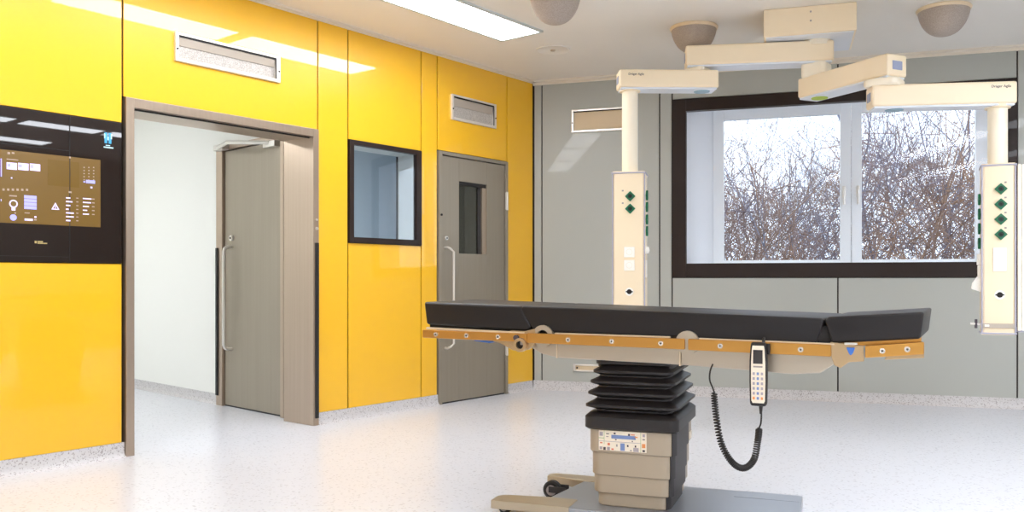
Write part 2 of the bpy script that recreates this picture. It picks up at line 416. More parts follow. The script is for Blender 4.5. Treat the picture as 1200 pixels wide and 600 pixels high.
# big outside window
w1 = struct(empty('window_1', BW[0], BW[1]))
a0, a1, b0, b1 = 1.268, 3.93, 1.026, 2.578; i0, i1, j0, j1 = 1.386, 3.85, 1.148, 2.472
mb = MB(); mb.box(a0, i0, -.012, .06, b0, b1, bev=.002); mb.box(i1, a1, -.012, .06, b0, b1, bev=.002); mb.box(i0, i1, -.012, .06, b0, j0, bev=.002); mb.box(i0, i1, -.012, .06, j1, b1, bev=.002)
mb.build('window_frame', M['darkframe'], w1)
mb = MB(); mb.prism([(i0-.02, .06), (i0, .06), (1.63, .27), (1.60, .30)], j0-.02, j1+.06, 'z'); mb.box(i1, i1+.02, .06, .3, j0-.02, j1+.06)
mb.box(i0, i1, .06, .30, j0-.04, j0); mb.box(i0, i1, .06, .30, j1+.03, j1+.06); mb.build('window_reveal', M['reveal'], w1)
mb = MB(); mb.box(i0, i1, .018, .024, j0, j1); mb.build('window_pane', M['pane'], w1)['label'] = 'flush front pane'
for k, (o0, o1, g0, g1) in enumerate(((1.60, 2.738, 1.69, 2.652), (2.742, 3.86, 2.822, 3.682))):
    zb, zt, gb, gt = 1.13, 2.51, 1.176, 2.415
    mb = MB()
    for (x0, x1, q0, q1) in ((o0, g0, zb, zt), (g1, o1, zb, zt), (g0, g1, zb, gb), (g0, g1, gt, zt)): mb.box(x0, x1, .215, .275, q0, q1, bev=.006)
    sh = mb.build('window_sash', M['sash'], w1)
    mb = MB(); mb.box(g0-.005, g1+.005, .246, .252, gb-.005, gt+.005); mb.build('window_pane', M['pane2'], sh)
    hx = 2.682 if k == 0 else 2.792
    mb = MB(); mb.box(hx-.013, hx+.013, .205, .216, 1.70, 1.80, bev=.004); mb.box(hx-.009, hx+.009, .185, .206, 1.74, 1.79, bev=.004); mb.box(hx-.010, hx+.010, .178, .194, 1.64, 1.785, bev=.004); mb.build('window_handle', M['bright'], sh)

# ------------------------------------------------------------------ control panel
cp = wroot(LW, 'control_panel', 'black glass wall control panel with brown touch display beside the wide doorway', 'control panel', 1.7, 1.10)
ox, oz = 1.7, 1.10
S_ = lambda u: 1.814+u*(.0040+.0000031*u)-ox               # grid units across the panel
Z_ = lambda u, v: 1.006+(327.9-v)*(4.398+.00345*u)/1010.1-oz
mb = MB(); mb.box(.955-ox, 2.447-ox, -.006, .012, 0, .794, bev=.002); mb.build('glass_front', M['black'], cp)
mb = MB(); mb.box(S_(81)-.002, S_(81)+.002, -.0085, -.006, .005, .79); mb.box(.96-ox, S_(81), -.0085, -.006, .602, .606); mb.box(.96-ox, S_(81), -.0085, -.006, .028, .031); mb.build('seam', M['blackline'], cp)
mb = MB(); mb.box(.96-ox, 2.325-ox, -.0075, -.006, 1.298-oz, 1.672-oz); sc = mb.build('touch_display', M['screen'], cp)
mb = MB(); mb.box(S_(55), S_(92), -.0082, -.0075, Z_(74, 219), Z_(74, 189)); mb.build('image_field', M['screen2'], sc)
Y0, Y1 = -.0092, -.0082
def sign(name, *rects):
    mb = MB()
    for (u0, v0, u1, v1, m) in rects: mb.box(S_(u0), S_(u1), Y0, Y1, Z_((u0+u1)/2, v1), Z_((u0+u1)/2, v0), m=M[m])
    return mb.build(name, None, sc)
for u0 in (7, 20.5, 34.2): sign('picture_tile', (u0, 190.5+.06*u0, u0+12, 198.5+.06*u0, 'icon')); sign('tile_thumbnail', (u0+.4, 191.5+.06*u0, u0+4.5, 195.5+.06*u0, 'iconblue')).location.y = -.0006
for r_ in ((7, 186.8, 20.5, 187.8, 'icondim'), (8, 178.5, 11, 181, 'icondim'), (13, 178.8, 16, 180.5, 'icondim'), (10, 229, 19, 230.5, 'icondim'), (28, 249.3, 34, 250.3, 'icondim'), (39, 257, 42, 258.5, 'icondim'), (80, 184, 82, 186, 'icondim'), (79.5, 224.5, 83, 226.5, 'icondim')): sign('caption', r_)
for r_ in ((0, 186, 1.2, 207, 'iconblue'), (28, 256.5, 37.5, 258.8, 'icon'), (100, 211.5, 110.5, 215.2, 'iconblue')): sign('slider', r_)
for r_ in ((12, 208, 13.5, 209.5, 'icon'), (39.5, 253.5, 41.8, 255.5, 'icon'), (97, 212.5, 99, 214.2, 'iconblue'), (105.2, 219, 107.4, 221, 'icon'), (0, 233.5, 1, 236, 'icon'), (16, 249, 18, 250.6, 'icondim')): sign('indicator', r_)
for k in range(6): sign('menu_glyph', (2+k*5.5, 221+.1*k, 4.6+k*5.5, 223.5+.1*k, 'icondim'))
for k in range(4): sign('list_button', (27.5, 229.5+k*4.1, 42, 233.1+k*4.1, 'iconblue'))
for i in range(3):
    for k in range(5): sign('dial_key', (97+i*5.6, 196+k*3.6, 98.4+i*5.6, 197.2+k*3.6, 'icondim'))
for k in range(7): sign('text_line', (76.5, 231.5+k*4.4, 76.5+(5, 7.5, 5, 3, 9, 9, 5)[k], 233+k*4.4, 'icon')); sign('value', (88.5, 232+k*4.4, 91, 233+k*4.4, 'icondim'))
for k in range(5): sign('text_line', (96.3, 232.5+k*4.5, 96.3+(10, 9.5, 7, 5, 7)[k], 233.8+k*4.5, 'icon')); sign('value', (107, 233+k*4.5, 110, 234+k*4.5, 'icondim'))
# light bulb symbol, blue dial, warning triangle
bc = (S_(15), Z_(15, 239))
mb = MB(); mb.ring(bc, .0145, .0205, Y0, Y1, 28, M['icon']); mb.box(S_(12.8), S_(17.2), Y0, Y1, Z_(15, 246.8), Z_(15, 243), m=M['icon']); mb.build('bulb_symbol', None, sc)
mb = MB(); mb.cyl((S_(14.8), Y1, Z_(15, 255)), (S_(14.8), Y0, Z_(15, 255)), .016, n=24, m=M['iconblue']); mb.build('dial', None, sc)
tx, tz, tr = S_(64), Z_(64, 243.2), .024
T3 = [(tx+tr*math.cos(R(a)), tz+tr*math.sin(R(a))*1.05) for a in (90, 210, 330)]; T4 = [(tx+(p[0]-tx)*.62, tz+(p[1]-tz)*.62) for p in T3]
mb = MB()
for k in range(3):
    p, q, q2, p2 = T3[k], T3[(k+1) % 3], T4[(k+1) % 3], T4[k]; mb.prism([p, q, q2, p2], Y0, Y1, 'y', m=M['icon'])
mb.box(tx-.0016, tx+.0016, Y0, Y1, tz-.006, tz+.009, m=M['icon'])
mb.build('warning_symbol', None, sc)
mb = MB(); u, v = 126, 162     # blue emblem near the top corner
e0 = S_(u); ez = Z_(u, v)
mb.box(e0-.019, e0-.004, -.0075, -.006, ez-.030, ez+.030, m=M['emblem']); mb.box(e0+.004, e0+.019, -.0075, -.006, ez-.030, ez+.030, m=M['emblem'])
mb.box(e0-.006, e0+.006, -.0075, -.006, ez-.012, ez+.008, m=M['emblem2']); mb.box(e0-.022, e0-.016, -.0082, -.0075, ez-.004, ez+.024, m=M['emblem2']); mb.box(e0+.016, e0+.022, -.0082, -.0075, ez-.004, ez+.024, m=M['emblem2'])
mb.box(e0-.012, e0+.012, -.0078, -.006, ez-.044, ez-.039, m=M['emblem2']); mb.box(e0-.024, e0+.03, -.0078, -.006, ez-.056, ez-.049, m=M['emblem2']); mb.build('emblem', None, cp)['label'] = 'blue emblem with small caption'
mb = MB(); mb.box(S_(40), S_(42.3), -.0075, -.006, Z_(41, 285.2), Z_(41, 282.4)); 
for k, (u0, u1) in enumerate(((43.4, 45), (45.4, 47), (47.4, 49.5))): mb.box(S_(u0), S_(u1), -.0075, -.006, Z_(45, 284), Z_(45, 282.6))
for k, (u0, u1) in enumerate(((43.4, 46), (46.4, 50), (50.4, 54.5))): mb.box(S_(u0), S_(u1), -.0075, -.006, Z_(48, 285.8), Z_(48, 284.6))
mb.build('maker_mark', M['gold'], cp)['label'] = 'small pale maker mark'

# ------------------------------------------------------------------ air vents
def vent(w, label, s0, s1, z0, z1, style):
    t = wroot(w, 'air_vent', label, 'vent', (s0+s1)/2, z0, 'wall air vents'); hx = (s1-s0)/2; h = z1-z0; f = .022
    mb = MB()
    mb.box(-hx, -hx+f, -.02, .01, 0, h, bev=.004); mb.box(hx-f*1.6, hx, -.02, .01, 0, h, bev=.004); mb.box(-hx+f, hx-f*1.6, -.02, .01, 0, f, bev=.004); mb.box(-hx+f, hx-f*1.6, -.02, .01, h-f, h, bev=.004)
    mb.build('frame', M['ventframe'], t)
    mb = MB(); mb.box(-hx+f, hx-f, -.002, .01, f, h-f)
    mb.build('grille', {'mesh': M['ventgrille'], 'plate': M['ventbeige']}[style], t)
    mb = MB(); mb.box(-hx+f, hx-f*1.6, -.021, -.017, h-f-.006, h-f+.004); mb.box(hx-f*1.6-.004, hx-f*1.6+.003, -.0215, -.017, f, h-f); mb.build('dark_edge_line', M['hole'], t)  # thin dark lines along the top and right inner edges
    if style == 'mesh':
        mb = MB(); mb.prism([(-.014, h-f-.008), (-.003, h-f-.008), (-.002, h*.55), (-.008, h*.55)], -hx+f+.004, hx-f*1.6-.01, 'x'); mb.build('flap', M['ventflap'], t)
    for x in (-hx+f*.5, hx-f*.6):
        mb = MB(); mb.cyl((x, -.02, h*.42), (x, -.024, h*.42), .006); mb.build('screw', M['hole'], t)
    return t
vent(LW, 'wide silver framed air vent on the yellow wall above the open doorway', 2.769, 3.52, 2.312, 2.488, 'mesh')
vent(LW, 'silver framed grey air vent on the yellow wall above the closed steel door', 5.202, 5.77, 2.318, 2.527, 'mesh')
vent(BW, 'cream framed beige air vent high on the grey wall behind the left supply column', .363, .90, 2.335, 2.545, 'plate')
t = wroot(BW, 'air_vent', 'narrow beige slot vent low on the grey wall just above the skirting', 'vent', .56, .178, 'wall air vents')
mb = MB(); mb.box(-.18, .18, -.014, .006, 0, .014, bev=.003); mb.box(-.18, .18, -.014, .006, .052, .066, bev=.003); mb.box(-.18, -.16, -.014, .006, 0, .066, bev=.003); mb.box(.16, .18, -.014, .006, 0, .066, bev=.003); mb.build('frame', M['ventframe'], t)
mb = MB(); mb.box(-.16, .16, -.002, .006, .014, .052); mb.build('grille', M['ventbeige'], t)
mb = MB(); mb.cyl((-.145, -.004, .033), (-.145, -.012, .033), .008); mb.build('screw', M['hole'], t)

# ------------------------------------------------------------------ ceiling lights
def ceiling_light(x0, x1, y0, y1, label, z=ZC, m='lamp'):
    t = thing('ceiling_light', label, 'ceiling light', ((x0+x1)/2, (y0+y1)/2, z), 0, 'ceiling light panels')
    hx, hy = (x1-x0)/2, (y1-y0)/2
    mb = MB(); e = .022
    mb.box(-hx-e, -hx, -hy-e, hy+e, -.016, 0); mb.box(hx, hx+e, -hy-e, hy+e, -.016, 0); mb.box(-hx, hx, -hy-e, -hy, -.016, 0); mb.box(-hx, hx, hy, hy+e, -.016, 0); mb.build('rim', M['lamprim'], t)
    mb = MB(); mb.box(-hx, hx, -hy, hy, -.012, -.004); mb.build('diffuser', M[m], t)
L0, L1 = -4.10, -3.752
ceiling_light(L0, L1, 3.79, 5.03, 'bright rectangular ceiling light panel near the yellow wall, the one in view')
ceiling_light(L0, L1, 2.50, 3.68, 'ceiling light panel mirrored in the yellow wall above the open doorway')
ceiling_light(L0, L1, 1.21, 2.40, 'ceiling light panel mirrored in the yellow wall above the control panel')
ceiling_light(L0, L1, -.08, 1.11, 'fourth ceiling light panel of the row along the yellow wall')
for k, (y0, y1) in enumerate(((-.9, .3), (.4, 1.6), (1.7, 2.85), (2.95, 4.10), (4.22, 5.10), (5.19, 6.3))):
    ceiling_light(.78, 1.12, y0, y1, 'ceiling light panel in the right hand row, %s from the front of the room' % ('first', 'second', 'third', 'fourth', 'fifth', 'sixth')[k], ZC, 'lampr')
for k, (y0, y1) in enumerate(((-.9, .3), (.4, 1.6), (1.7, 2.85), (2.95, 4.10), (4.22, 5.10))):  # row added out of view to brighten the grey wall
    ceiling_light(2.2, 2.55, y0, y1, 'added unseen ceiling light panel in the far right row by the side wall, %s from the front' % ('first', 'second', 'third', 'fourth', 'fifth')[k], ZC, 'lampr')
ceiling_light(-7.9, -6.7, 1.6, 2.2, 'added unseen ceiling light panel in the white corridor', 2.72, 'lamp2')  # added to brighten the corridor walls, fixture unseen
ceiling_light(-7.2, -6.2, 5.6, 6.2, 'added unseen ceiling light panel in the side room behind the small window', 2.70, 'lamp3')  # added to lift the dark room behind the small window

# ------------------------------------------------------------------ domes and disc on the ceiling
def dome(x, y, label):
    t = thing('ceiling_dome', label, 'ceiling dome', (x, y, ZC), 0, 'grey ceiling domes')
    r, h = .166, .185
    prof = [(r*.97, -.012)]
    for k in range(1, 13):
        a = PI/2*k/12; prof.append((r*.965*math.cos(a)**.8 if k < 12 else 0, -.012-(h-.012)*(math.sin(a)**1.25)))
    MB().lathe(prof, 48).build('bowl', M['dome'], t)
    MB().lathe([(0, 0), (r*1.0, 0), (r*1.03, -.006), (r*1.0, -.02), (r*.955, -.024), (r*.955, -.012)], 48).build('rim', M['domerim'], t)
dome(-3.21, 4.476, 'grey dome on the ceiling beside the bright light panel, leftmost of three')
dome(-2.838, 5.665, 'grey dome on the ceiling behind the left supply arm')
dome(-1.332, 6.313, 'grey dome on the ceiling above the right supply arm, rightmost of three')
t = thing('ceiling_disc', 'small flush round disc on the ceiling near the room corner', 'ceiling disc', (-3.983, 5.523, ZC))
MB().lathe([(0, 0), (.135, 0), (.133, -.006), (.12, -.007), (.115, -.004), (0, -.004)], 40).build('plate', M['ceiling'], t)
MB().lathe([(0, -.004), (.02, -.004), (.018, -.012), (0, -.014)], 16).build('sensor', M['ventflap'], t)

# ------------------------------------------------------------------ ceiling supply unit
HUB = Vector((-2.045, 5.915))
t = thing('ceiling_mount', 'boxy cream ceiling mount that both supply arms hang from', 'ceiling mount', (-2.10, 5.94, ZC), R(21))
mb = MB(); mb.box(-.30, .285, -.26, .26, -.185, 0, bev=.008); mb.build('cover', M['cream'], t)
mb = MB(); mb.box(-.285, .27, -.245, .245, -.189, -.183, bev=.002); mb.build('bottom_plate', M['under'], t)
for x, z in ((0, -.04), (0, -.1)):
    mb = MB(); mb.cyl((x, -.258, z), (x, -.264, z), .006); mb.build('screw', M['inkgrey'], t)

def arm(parent, p, q, z0, z1, w, name, capm='cap', e0=.09, e1=.09):
    """rounded box arm between two pivots p and q (xy in parent space)"""
    p, q = Vector(p), Vector(q); d = q-p; L = d.length; a = math.atan2(d.y, d.x)
    mb = MB(); mb.box(-e0, L+e1, -w/2, w/2, z0+.012, z1, bev=.014, seg=3)
    o = mb.build(name, M['cream'], parent, (p.x, p.y, 0), a)
    mb = MB(); mb.box(-e0+.012, L+e1-.012, -w/2+.006, w/2-.006, z0, z0+.014, bev=.005); mb.build('underside', M['under'], o)
    for x, s in ((-e0, -1), (L+e1, 1)):
        mb = MB(); mb.box(x-.004, x+.004, -w*.24, w*.24, z0+(z1-z0)*.35, z0+(z1-z0)*.72, bev=.003); mb.build('end_cap', M[capm], o)
    return o, L
def disc_cover(parent, x, z, m):
    mb = MB(); mb.lathe([(0, 0), (.055, 0), (.053, -.006), (0, -.008)], 28); mb.build('joint_cover', M[m], parent, (x, 0, z))
def knuckle(parent, p, z0, z1, r=.075):
    mb = MB(); mb.loft([rrect(p[0], p[1], r*k, r*k, r*.45, z) for z, k in ((z0, .94), (z0+.01, 1), (z1-.01, 1), (z1, .94))]); mb.build('knuckle', M['creamlight'], parent)

def outlet(head, x, y, z, face):
    """green diamond gas outlet on the front (face 0) or a side (face +-1)"""
    d = .036
    o = MB()
    if face == 0:
        o.prism([(x, z-d), (x+d, z), (x, z+d), (x-d, z)], y-.014, y, 'y', bev=.004, m=M['green']); o.ring((x, z), .008, .016, y-.019, y-.013, 20, M['greendark'])
        ob = o.build('gas_outlet', None, head)
        mb = MB(); mb.cyl((x, y-.012, z), (x, y-.017, z), .008, n=14); mb.build('port', M['hole'], ob)
    else:
        o.prism([(y, z-d), (y+d, z), (y, z+d), (y-d, z)], x, x+face*.016, 'x', bev=.004, m=M['green']); o.build('gas_outlet', None, head)

def build_head(root, lx, ly, rz, w, dp, z0, z1, ztop, front_z, side_z, sx, plate_z, key_z, rail):
    def put(o): o.location = (lx, ly, 0); o.rotation_euler = (0, 0, rz); return o
    put(MB().cyl((0, 0, z1-.02), (0, 0, ztop), .055, n=32).build('column_tube', M['creamlight'], root))
    put(MB().cyl((0, 0, ztop-.012), (0, 0, ztop+.01), .072, n=32).build('collar', M['cream'], root))
    mb = MB(); mb.loft([rrect(0, 0, w/2*k, dp/2*k, .022, z) for z, k in ((z0, .97), (z0+.012, 1), (z1-.012, 1), (z1, .97))]); hd = put(mb.build('service_head', M['cream'], root))
    mb = MB(); mb.box(-w/2-.006, w/2+.006, -dp/2-.006, dp/2+.006, z1-.016, z1-.006, bev=.004); mb.build('edge_band', M['edgegrey'], hd)
    mb = MB(); mb.box(-w/2-.006, w/2+.006, -dp/2-.006, dp/2+.006, z0+.004, z0+.014, bev=.004); mb.build('edge_band', M['edgegrey'], hd)
    for x in (-w/2+.004, w/2-.004):
        mb = MB(); mb.box(x-.004, x+.004, -dp/2-.005, -dp/2+.01, z0+.014, z1-.016, bev=.002); mb.build('corner_profile', M['edgegrey'], hd)
    fy = -dp/2
    for z in front_z: outlet(hd, .012, fy, z, 0)
    for z in front_z:
        mb = MB(); mb.box(.03 if rail else -.045, .042 if rail else -.033, fy-.002, fy, z+.034, z+.044); mb.build('outlet_tag', M['inkgrey'], hd)
    for z in side_z: outlet(hd, sx*w/2, -dp*.2, z, sx)
    for z in plate_z:
        mb = MB(); mb.box(-.03, .042, fy-.008, fy, z-.036, z+.036, bev=.003); po = mb.build('power_socket', M['socket'], hd)
        mb = MB(); mb.ring((.006, z), .019, .021, fy-.0088, fy-.0078, 22); mb.build('socket_well', M['keypad'], po)
    mb = MB(); mb.ring((.006, key_z), .017, .028, fy-.008, fy, 24, M['socket']); mb.cyl((.006, fy, key_z), (.006, fy-.006, key_z), .017, n=20, m=M['hole']); mb.box(-.018, .03, fy-.011, fy-.005, key_z-.004, key_z+.004, m=M['hole']); mb.build('earth_terminal', None, hd)
    return hd

# left pendant: arm level A then B
t = thing('supply_pendant', 'cream ceiling supply pendant whose column hangs behind the operating table', 'supply pendant', (HUB.x, HUB.y, 0))
rel = lambda x, y: (x-HUB.x, y-HUB.y)
MB().cyl((0, 0, 2.60), (0, 0, 2.645), .10, n=32).build('pivot', M['creamlight'], t)
A_end = rel(-2.735, 5.515)
aA, LA = arm(t, (0, 0), A_end, 2.475, 2.625, .17, 'upper_arm', 'cap', .10, .085); disc_cover(aA, .02, 2.476, 'lime')
knuckle(t, A_end, 2.44, 2.478)
colL = rel(-3.085, 5.19)
aB, LB = arm(t, rel(-2.70, 5.51), colL, 2.315, 2.45, .16, 'lower_arm', 'cap', .10, .085); disc_cover(aB, .0, 2.316, 'bluecover')
lettering('Dräger Agila', .021, (LB-.03, .0815, 2.415), (PI/2, 0, PI), 'lettering', M['ink'], aB)
hdL = build_head(t, colL[0], colL[1], R(25.5), .225, .22, .70, 1.747, 2.32, (1.575, 1.49), (1.585, 1.505, 1.42, 1.34), 1, (1.195, 1.105), .925, False)
mb = MB(); mb.lathe([(0, 0), (.028, 0), (.022, .02), (0, .026)], 20, xf=Matrix.Translation((.1125, -.045, 1.21)) @ Matrix.Rotation(PI/2, 4, 'Y')); mb.build('wall_knob', M['socket'], hdL)
mb = MB(); mb.box(.1125, .12, -.075, -.02, 1.02, 1.14, bev=.003); mb.build('side_socket', M['socket'], hdL)

# right pendant: arm level B then C
t = thing('supply_pendant', 'cream ceiling supply pendant with four green outlets hanging at the right edge', 'supply pendant', (HUB.x, HUB.y, 0))
knuckle(t, (0, 0), 2.385, 2.482, .085)
B_end = rel(-1.535, 5.66)
aB, LB = arm(t, (0, 0), B_end, 2.245, 2.392, .17, 'upper_arm', 'cap', .09, .10); disc_cover(aB, .03, 2.246, 'lime')
knuckle(t, B_end, 2.205, 2.25, .105)
colR = rel(-.965, 6.006)
aC, LC = arm(t, B_end, colR, 2.065, 2.212, .15, 'lower_arm', 'cap', .09, .085); disc_cover(aC, .06, 2.066, 'bluecover')
lettering('Dräger Agila', .022, (LC-.01, -.0765, 2.18), (PI/2, 0, 0), 'lettering', M['ink'], aC)
hdR = build_head(t, colR[0], colR[1], R(12.5), .185, .20, .672, 1.711, 2.07, (1.555, 1.463, 1.372, 1.28), (1.50, 1.41, 1.32, 1.23), -1, (1.165, 1.093), .915, True)
mb = MB(); mb.box(.10, .118, -.10, -.06, .70, 1.70, bev=.004, m=M['creamlight']); mb.box(.122, .136, -.085, -.06, .70, 1.70, bev=.004, m=M['socket']); mb.box(.09, .135, -.07, -.02, .69, .72, bev=.004, m=M['edgegrey']); mb.build('side_rail', None, hdR)
mb = MB(); mb.box(-.085, .085, -.112, -.099, .715, .742, bev=.003, m=M['ventflap']); mb.box(-.075, -.05, -.114, -.111, .722, .735, m=M['socket']); mb.build('accessory_rail', None, hdR)
mb = MB(); mb.tube([(-.085, -.08, .735), (-.15, -.09, .738)], .007, 8, m=M['bright']); mb.tube([(-.12, -.086, .71), (-.12, -.086, .765)], .008, 8, m=M['ink']); mb.build('clamp', None, hdR)
for z, k in ((1.13, .022), (1.06, .018)):
    mb = MB(); mb.box(-.092-k, -.09, -.07, -.01, z-.035, z+.035, bev=.006); mb.build('side_socket', M['socket'], hdR)
mb = MB(); mb.prism([(-.09, .93), (-.145, .95), (-.14, .985), (-.11, 1.03), (-.09, 1.03)], -.07, -.01, 'y', bev=.005); mb.build('side_hook', M['socket'], hdR)

# ------------------------------------------------------------------ operating table
OT = (-1.943, 3.294, 0); RB = R(18)
tb = thing('operating_table', 'black cushioned operating table on a beige column with bellows and steel base', 'operating table', OT, RB)
# base
mb = MB(); mb.prism([(-.335, -.31), (.655, -.31), (.70, -.06), (.70, .24), (-.235, .24), (-.27, .19), (-.335, -.2)], .006, .062, 'z', bev=.006); bp_ = mb.build('base_plate', M['plate'], tb)
mb = MB(); mb.box(.42, .69, .12, .232, .0615, .0632); mb.build('inset_plate', M['plate'], bp_)
mb = MB(); mb.prism([(-.548, -.315), (-.548, -.235), (-.52, -.205), (-.33, -.175), (-.20, -.175), (-.20, -.315)], .028, .066, 'z', bev=.006); mb.build('foot', M['foot'], tb)
mb = MB(); mb.prism([(-.465, .205), (-.465, .255), (-.435, .275), (-.20, .275), (-.20, .165), (-.26, .165)], .026, .066, 'z', bev=.006); mb.build('foot', M['foot'], tb)
for (x, y, z) in ((-.385, .045, .042), (-.50, -.26, .03)):
    mb = MB(); r = z
    prof = [(.012, -.02), (r*.8, -.02), (r, -.012), (r, .012), (r*.8, .02), (.012, .02)]
    mb.lathe(prof, 28, m=M['rubber'], xf=Matrix.Translation((x, y, z)) @ Matrix.Rotation(PI/2, 4, 'X'))
    cw = mb.build('caster', None, tb)
    mb = MB(); mb.cyl((x, y-.024, z), (x, y+.024, z), r*.55, n=20); mb.build('hub', M['inkgrey'], cw)
    mb = MB(); mb.box(x-.01, x+.07, y-.032, y-.026, z-.008, z+.02, bev=.002); mb.box(x-.01, x+.07, y+.026, y+.032, z-.008, z+.02, bev=.002); mb.build('fork', M['charcoal'], cw)
# column stages
ccx, ccy = .045, -.012
def stage(z0, z1, hx, hy): 
    mb = MB(); mb.loft([rrect(ccx, ccy, hx-d, hy-d, .045, z) for z, d in ((z0, .004), (z0+.005, 0), (z1-.005, 0), (z1, .004))]); return mb.build('column_cover', M['shell'], tb)
STG = ((.062, .122, .152, .210), (.118, .196, .166, .224), (.192, .292, .172, .230), (.288, .392, .180, .238))
for s_ in STG: stg = stage(*s_)
mb = MB()
for (z0, z1, hx, hy) in STG:
    mb.loft([[(ccx+hx-.02, ccy-hy+.02, z), (ccx+hx-.010, ccy-hy+.010, z), (ccx+hx+.002, ccy-hy+.036, z), (ccx+hx+.004, ccy-hy+.05, z), (ccx+hx+.004, ccy+.10, z), (ccx+hx-.02, ccy+.10, z)] for z in (z0+.002, z1)], smooth=False)
mb.build('side_panel', M['charcoal'], tb)
mb = MB(); mb.box(ccx+.178, ccx+.1835, ccy+.13, ccy+.19, .30, .33); mb.build('rating_label', M['keypad'], tb)
# key field on the upper stage
fy = ccy-.238
mb = MB(); mb.box(-.088, .112, fy-.003, fy+.002, .300, .382, bev=.001); kp = mb.build('control_field', M['keypad'], tb)
mb = MB(); y0, y1 = fy-.0042, fy-.003
def kb(a, b, c, d, m): mb.box(-.088+.2*a, -.088+.2*b, y0, y1, .300+.082*c, .300+.082*d, m=M[m])
kb(.115, .122, .3, 1, 'keygreen'); kb(.0, .115, .60, .63, 'keygreen'); kb(.88, .887, 0, 1, 'keygreen'); kb(0, .88, .45, .47, 'keygrey')
for (a, b, c, d, m) in ((.02, .09, .72, .92, 'keygrey'), (.27, .78, .62, .80, 'keyblue'), (.32, .36, .84, .92, 'ink'), (.62, .66, .80, .90, 'ink'), (.68, .76, .84, .88, 'keyred'), (.76, .82, .72, .78, 'orange'), (.16, .22, .82, .86, 'ink'), (.16, .21, .68, .72, 'inkgrey'), (.35, .38, .54, .60, 'ink'), (.70, .72, .50, .56, 'ink'), (.92, .97, .78, .92, 'keygrey'), (.92, .97, .62, .70, 'inkgrey'),
                        (.03, .08, .34, .40, 'keyred'), (.19, .24, .26, .38, 'keyred'), (.37, .40, .22, .34, 'inkgrey'), (.46, .55, .04, .40, 'keyblue'), (.60, .63, .24, .34, 'ink'), (.76, .79, .24, .34, 'ink'), (.91, .98, .24, .44, 'orange'), (.92, .97, .04, .14, 'ink'), (.02, .08, .04, .18, 'keygrey'), (.10, .15, .02, .16, 'ink'), (.18, .24, .02, .18, 'keygrey'), (.27, .32, .04, .12, 'keyred'), (.66, .70, .04, .1, 'inkgrey'), (.73, .84, .02, .22, 'keygrey')):
    kb(a, b, c, d, m)
mb.build('key_symbols', None, kp)
# bellows
prof = [(.385, .180), (.392, .188), (.437, .188), (.452, .172), (.458, .150), (.464, .150), (.478, .186), (.488, .186), (.500, .160), (.509, .148), (.515, .148), (.529, .178), (.539, .178), (.551, .152), (.558, .142), (.563, .142), (.575, .170), (.585, .170), (.596, .146), (.602, .138), (.607, .138), (.618, .160), (.628, .160), (.640, .14), (.648, .134), (.655, .150), (.672, .150)]
mb = MB(); mb.loft([rrect(ccx, ccy, h+.009, h+.066, .04, z, 6) for z, h in prof], smooth=False); mb.build('bellows', M['bellows'], tb)

# table top (turned a little against the base)
TR = R(-4)
def top(mb, name, m=None, par=None):
    o = mb.build(name, m, par or tb)
    if par is None: o.rotation_euler = (0, 0, TR)
    return o
zl = lambda x: .757-.0135*(x+.1)          # rail centre height
def rot_strip(x0, x1, c0, c1, h, y0, y1, mb, bev=.003, m=None):
    mb.prism([(x0, c0-h), (x1, c1-h), (x1, c1+h), (x0, c0+h)], y0, y1, 'y', bev=bev, m=m)
# cushions: side profile swept over the width, softened
def skew(x):          # the joints between the cushions run slightly oblique
    return 0 if x < -.8 else .07 if x < 0 else .038
def cushion(prof, y0, y1, name, lab=None):
    mb = MB(); t_ = bmesh.new()
    A = [t_.verts.new((p[0], y0, p[1])) for p in prof]; B = [t_.verts.new((p[0]+skew(p[0]), y1, p[1])) for p in prof]
    n = len(prof); t_.faces.new(A); t_.faces.new(B[::-1])
    for i in range(n): t_.faces.new((A[i], B[i], B[(i+1) % n], A[(i+1) % n]))
    bmesh.ops.recalc_face_normals(t_, faces=t_.faces)
    bmesh.ops.bevel(t_, geom=list(t_.edges), offset=.013, segments=4, affect='EDGES', profile=.55, clamp_overlap=True)
    mb._merge(t_, None, None, True); o = top(mb, name, M['cushion'])
    # seam round the upper edge
    return o
cushion([(-.893, .803), (-.395, .786), (-.372, .80), (-.424, .893), (-.907, .906)], -.262, .262, 'leg_cushion')
cushion([(-.362, .787), (.786, .770), (.812, .850), (.808, .863), (-.414, .893), (-.424, .88)], -.262, .262, 'back_cushion')
cushion([(.842, .770), (1.138, .795), (1.150, .892), (.826, .868), (.815, .852)], -.262, .262, 'head_cushion')
# under-cushion trays
mb = MB(); rot_strip(-.885, -.40, .794, .781, .010, -.245, .245, mb); top(mb, 'support_plate', M['hole'])
mb = MB(); rot_strip(-.36, .76, .780, .764, .010, -.245, .245, mb); top(mb, 'support_plate', M['hole'])
mb = MB(); rot_strip(.86, 1.14, .766, .788, .010, -.25, .25, mb, m=M['rail']); top(mb, 'support_plate')
mb = MB(); mb.box(.745, .895, -.245, .245, .768, .832, bev=.004); top(mb, 'dark_gap_filler', M['hole'])  # dark filler block for the shade and hinge in the cushion gap
mb = MB(); mb.box(-.45, -.34, -.245, .245, .775, .85, bev=.004); top(mb, 'dark_gap_filler', M['hole'])  # second dark filler, for the shade beside the leg cushion
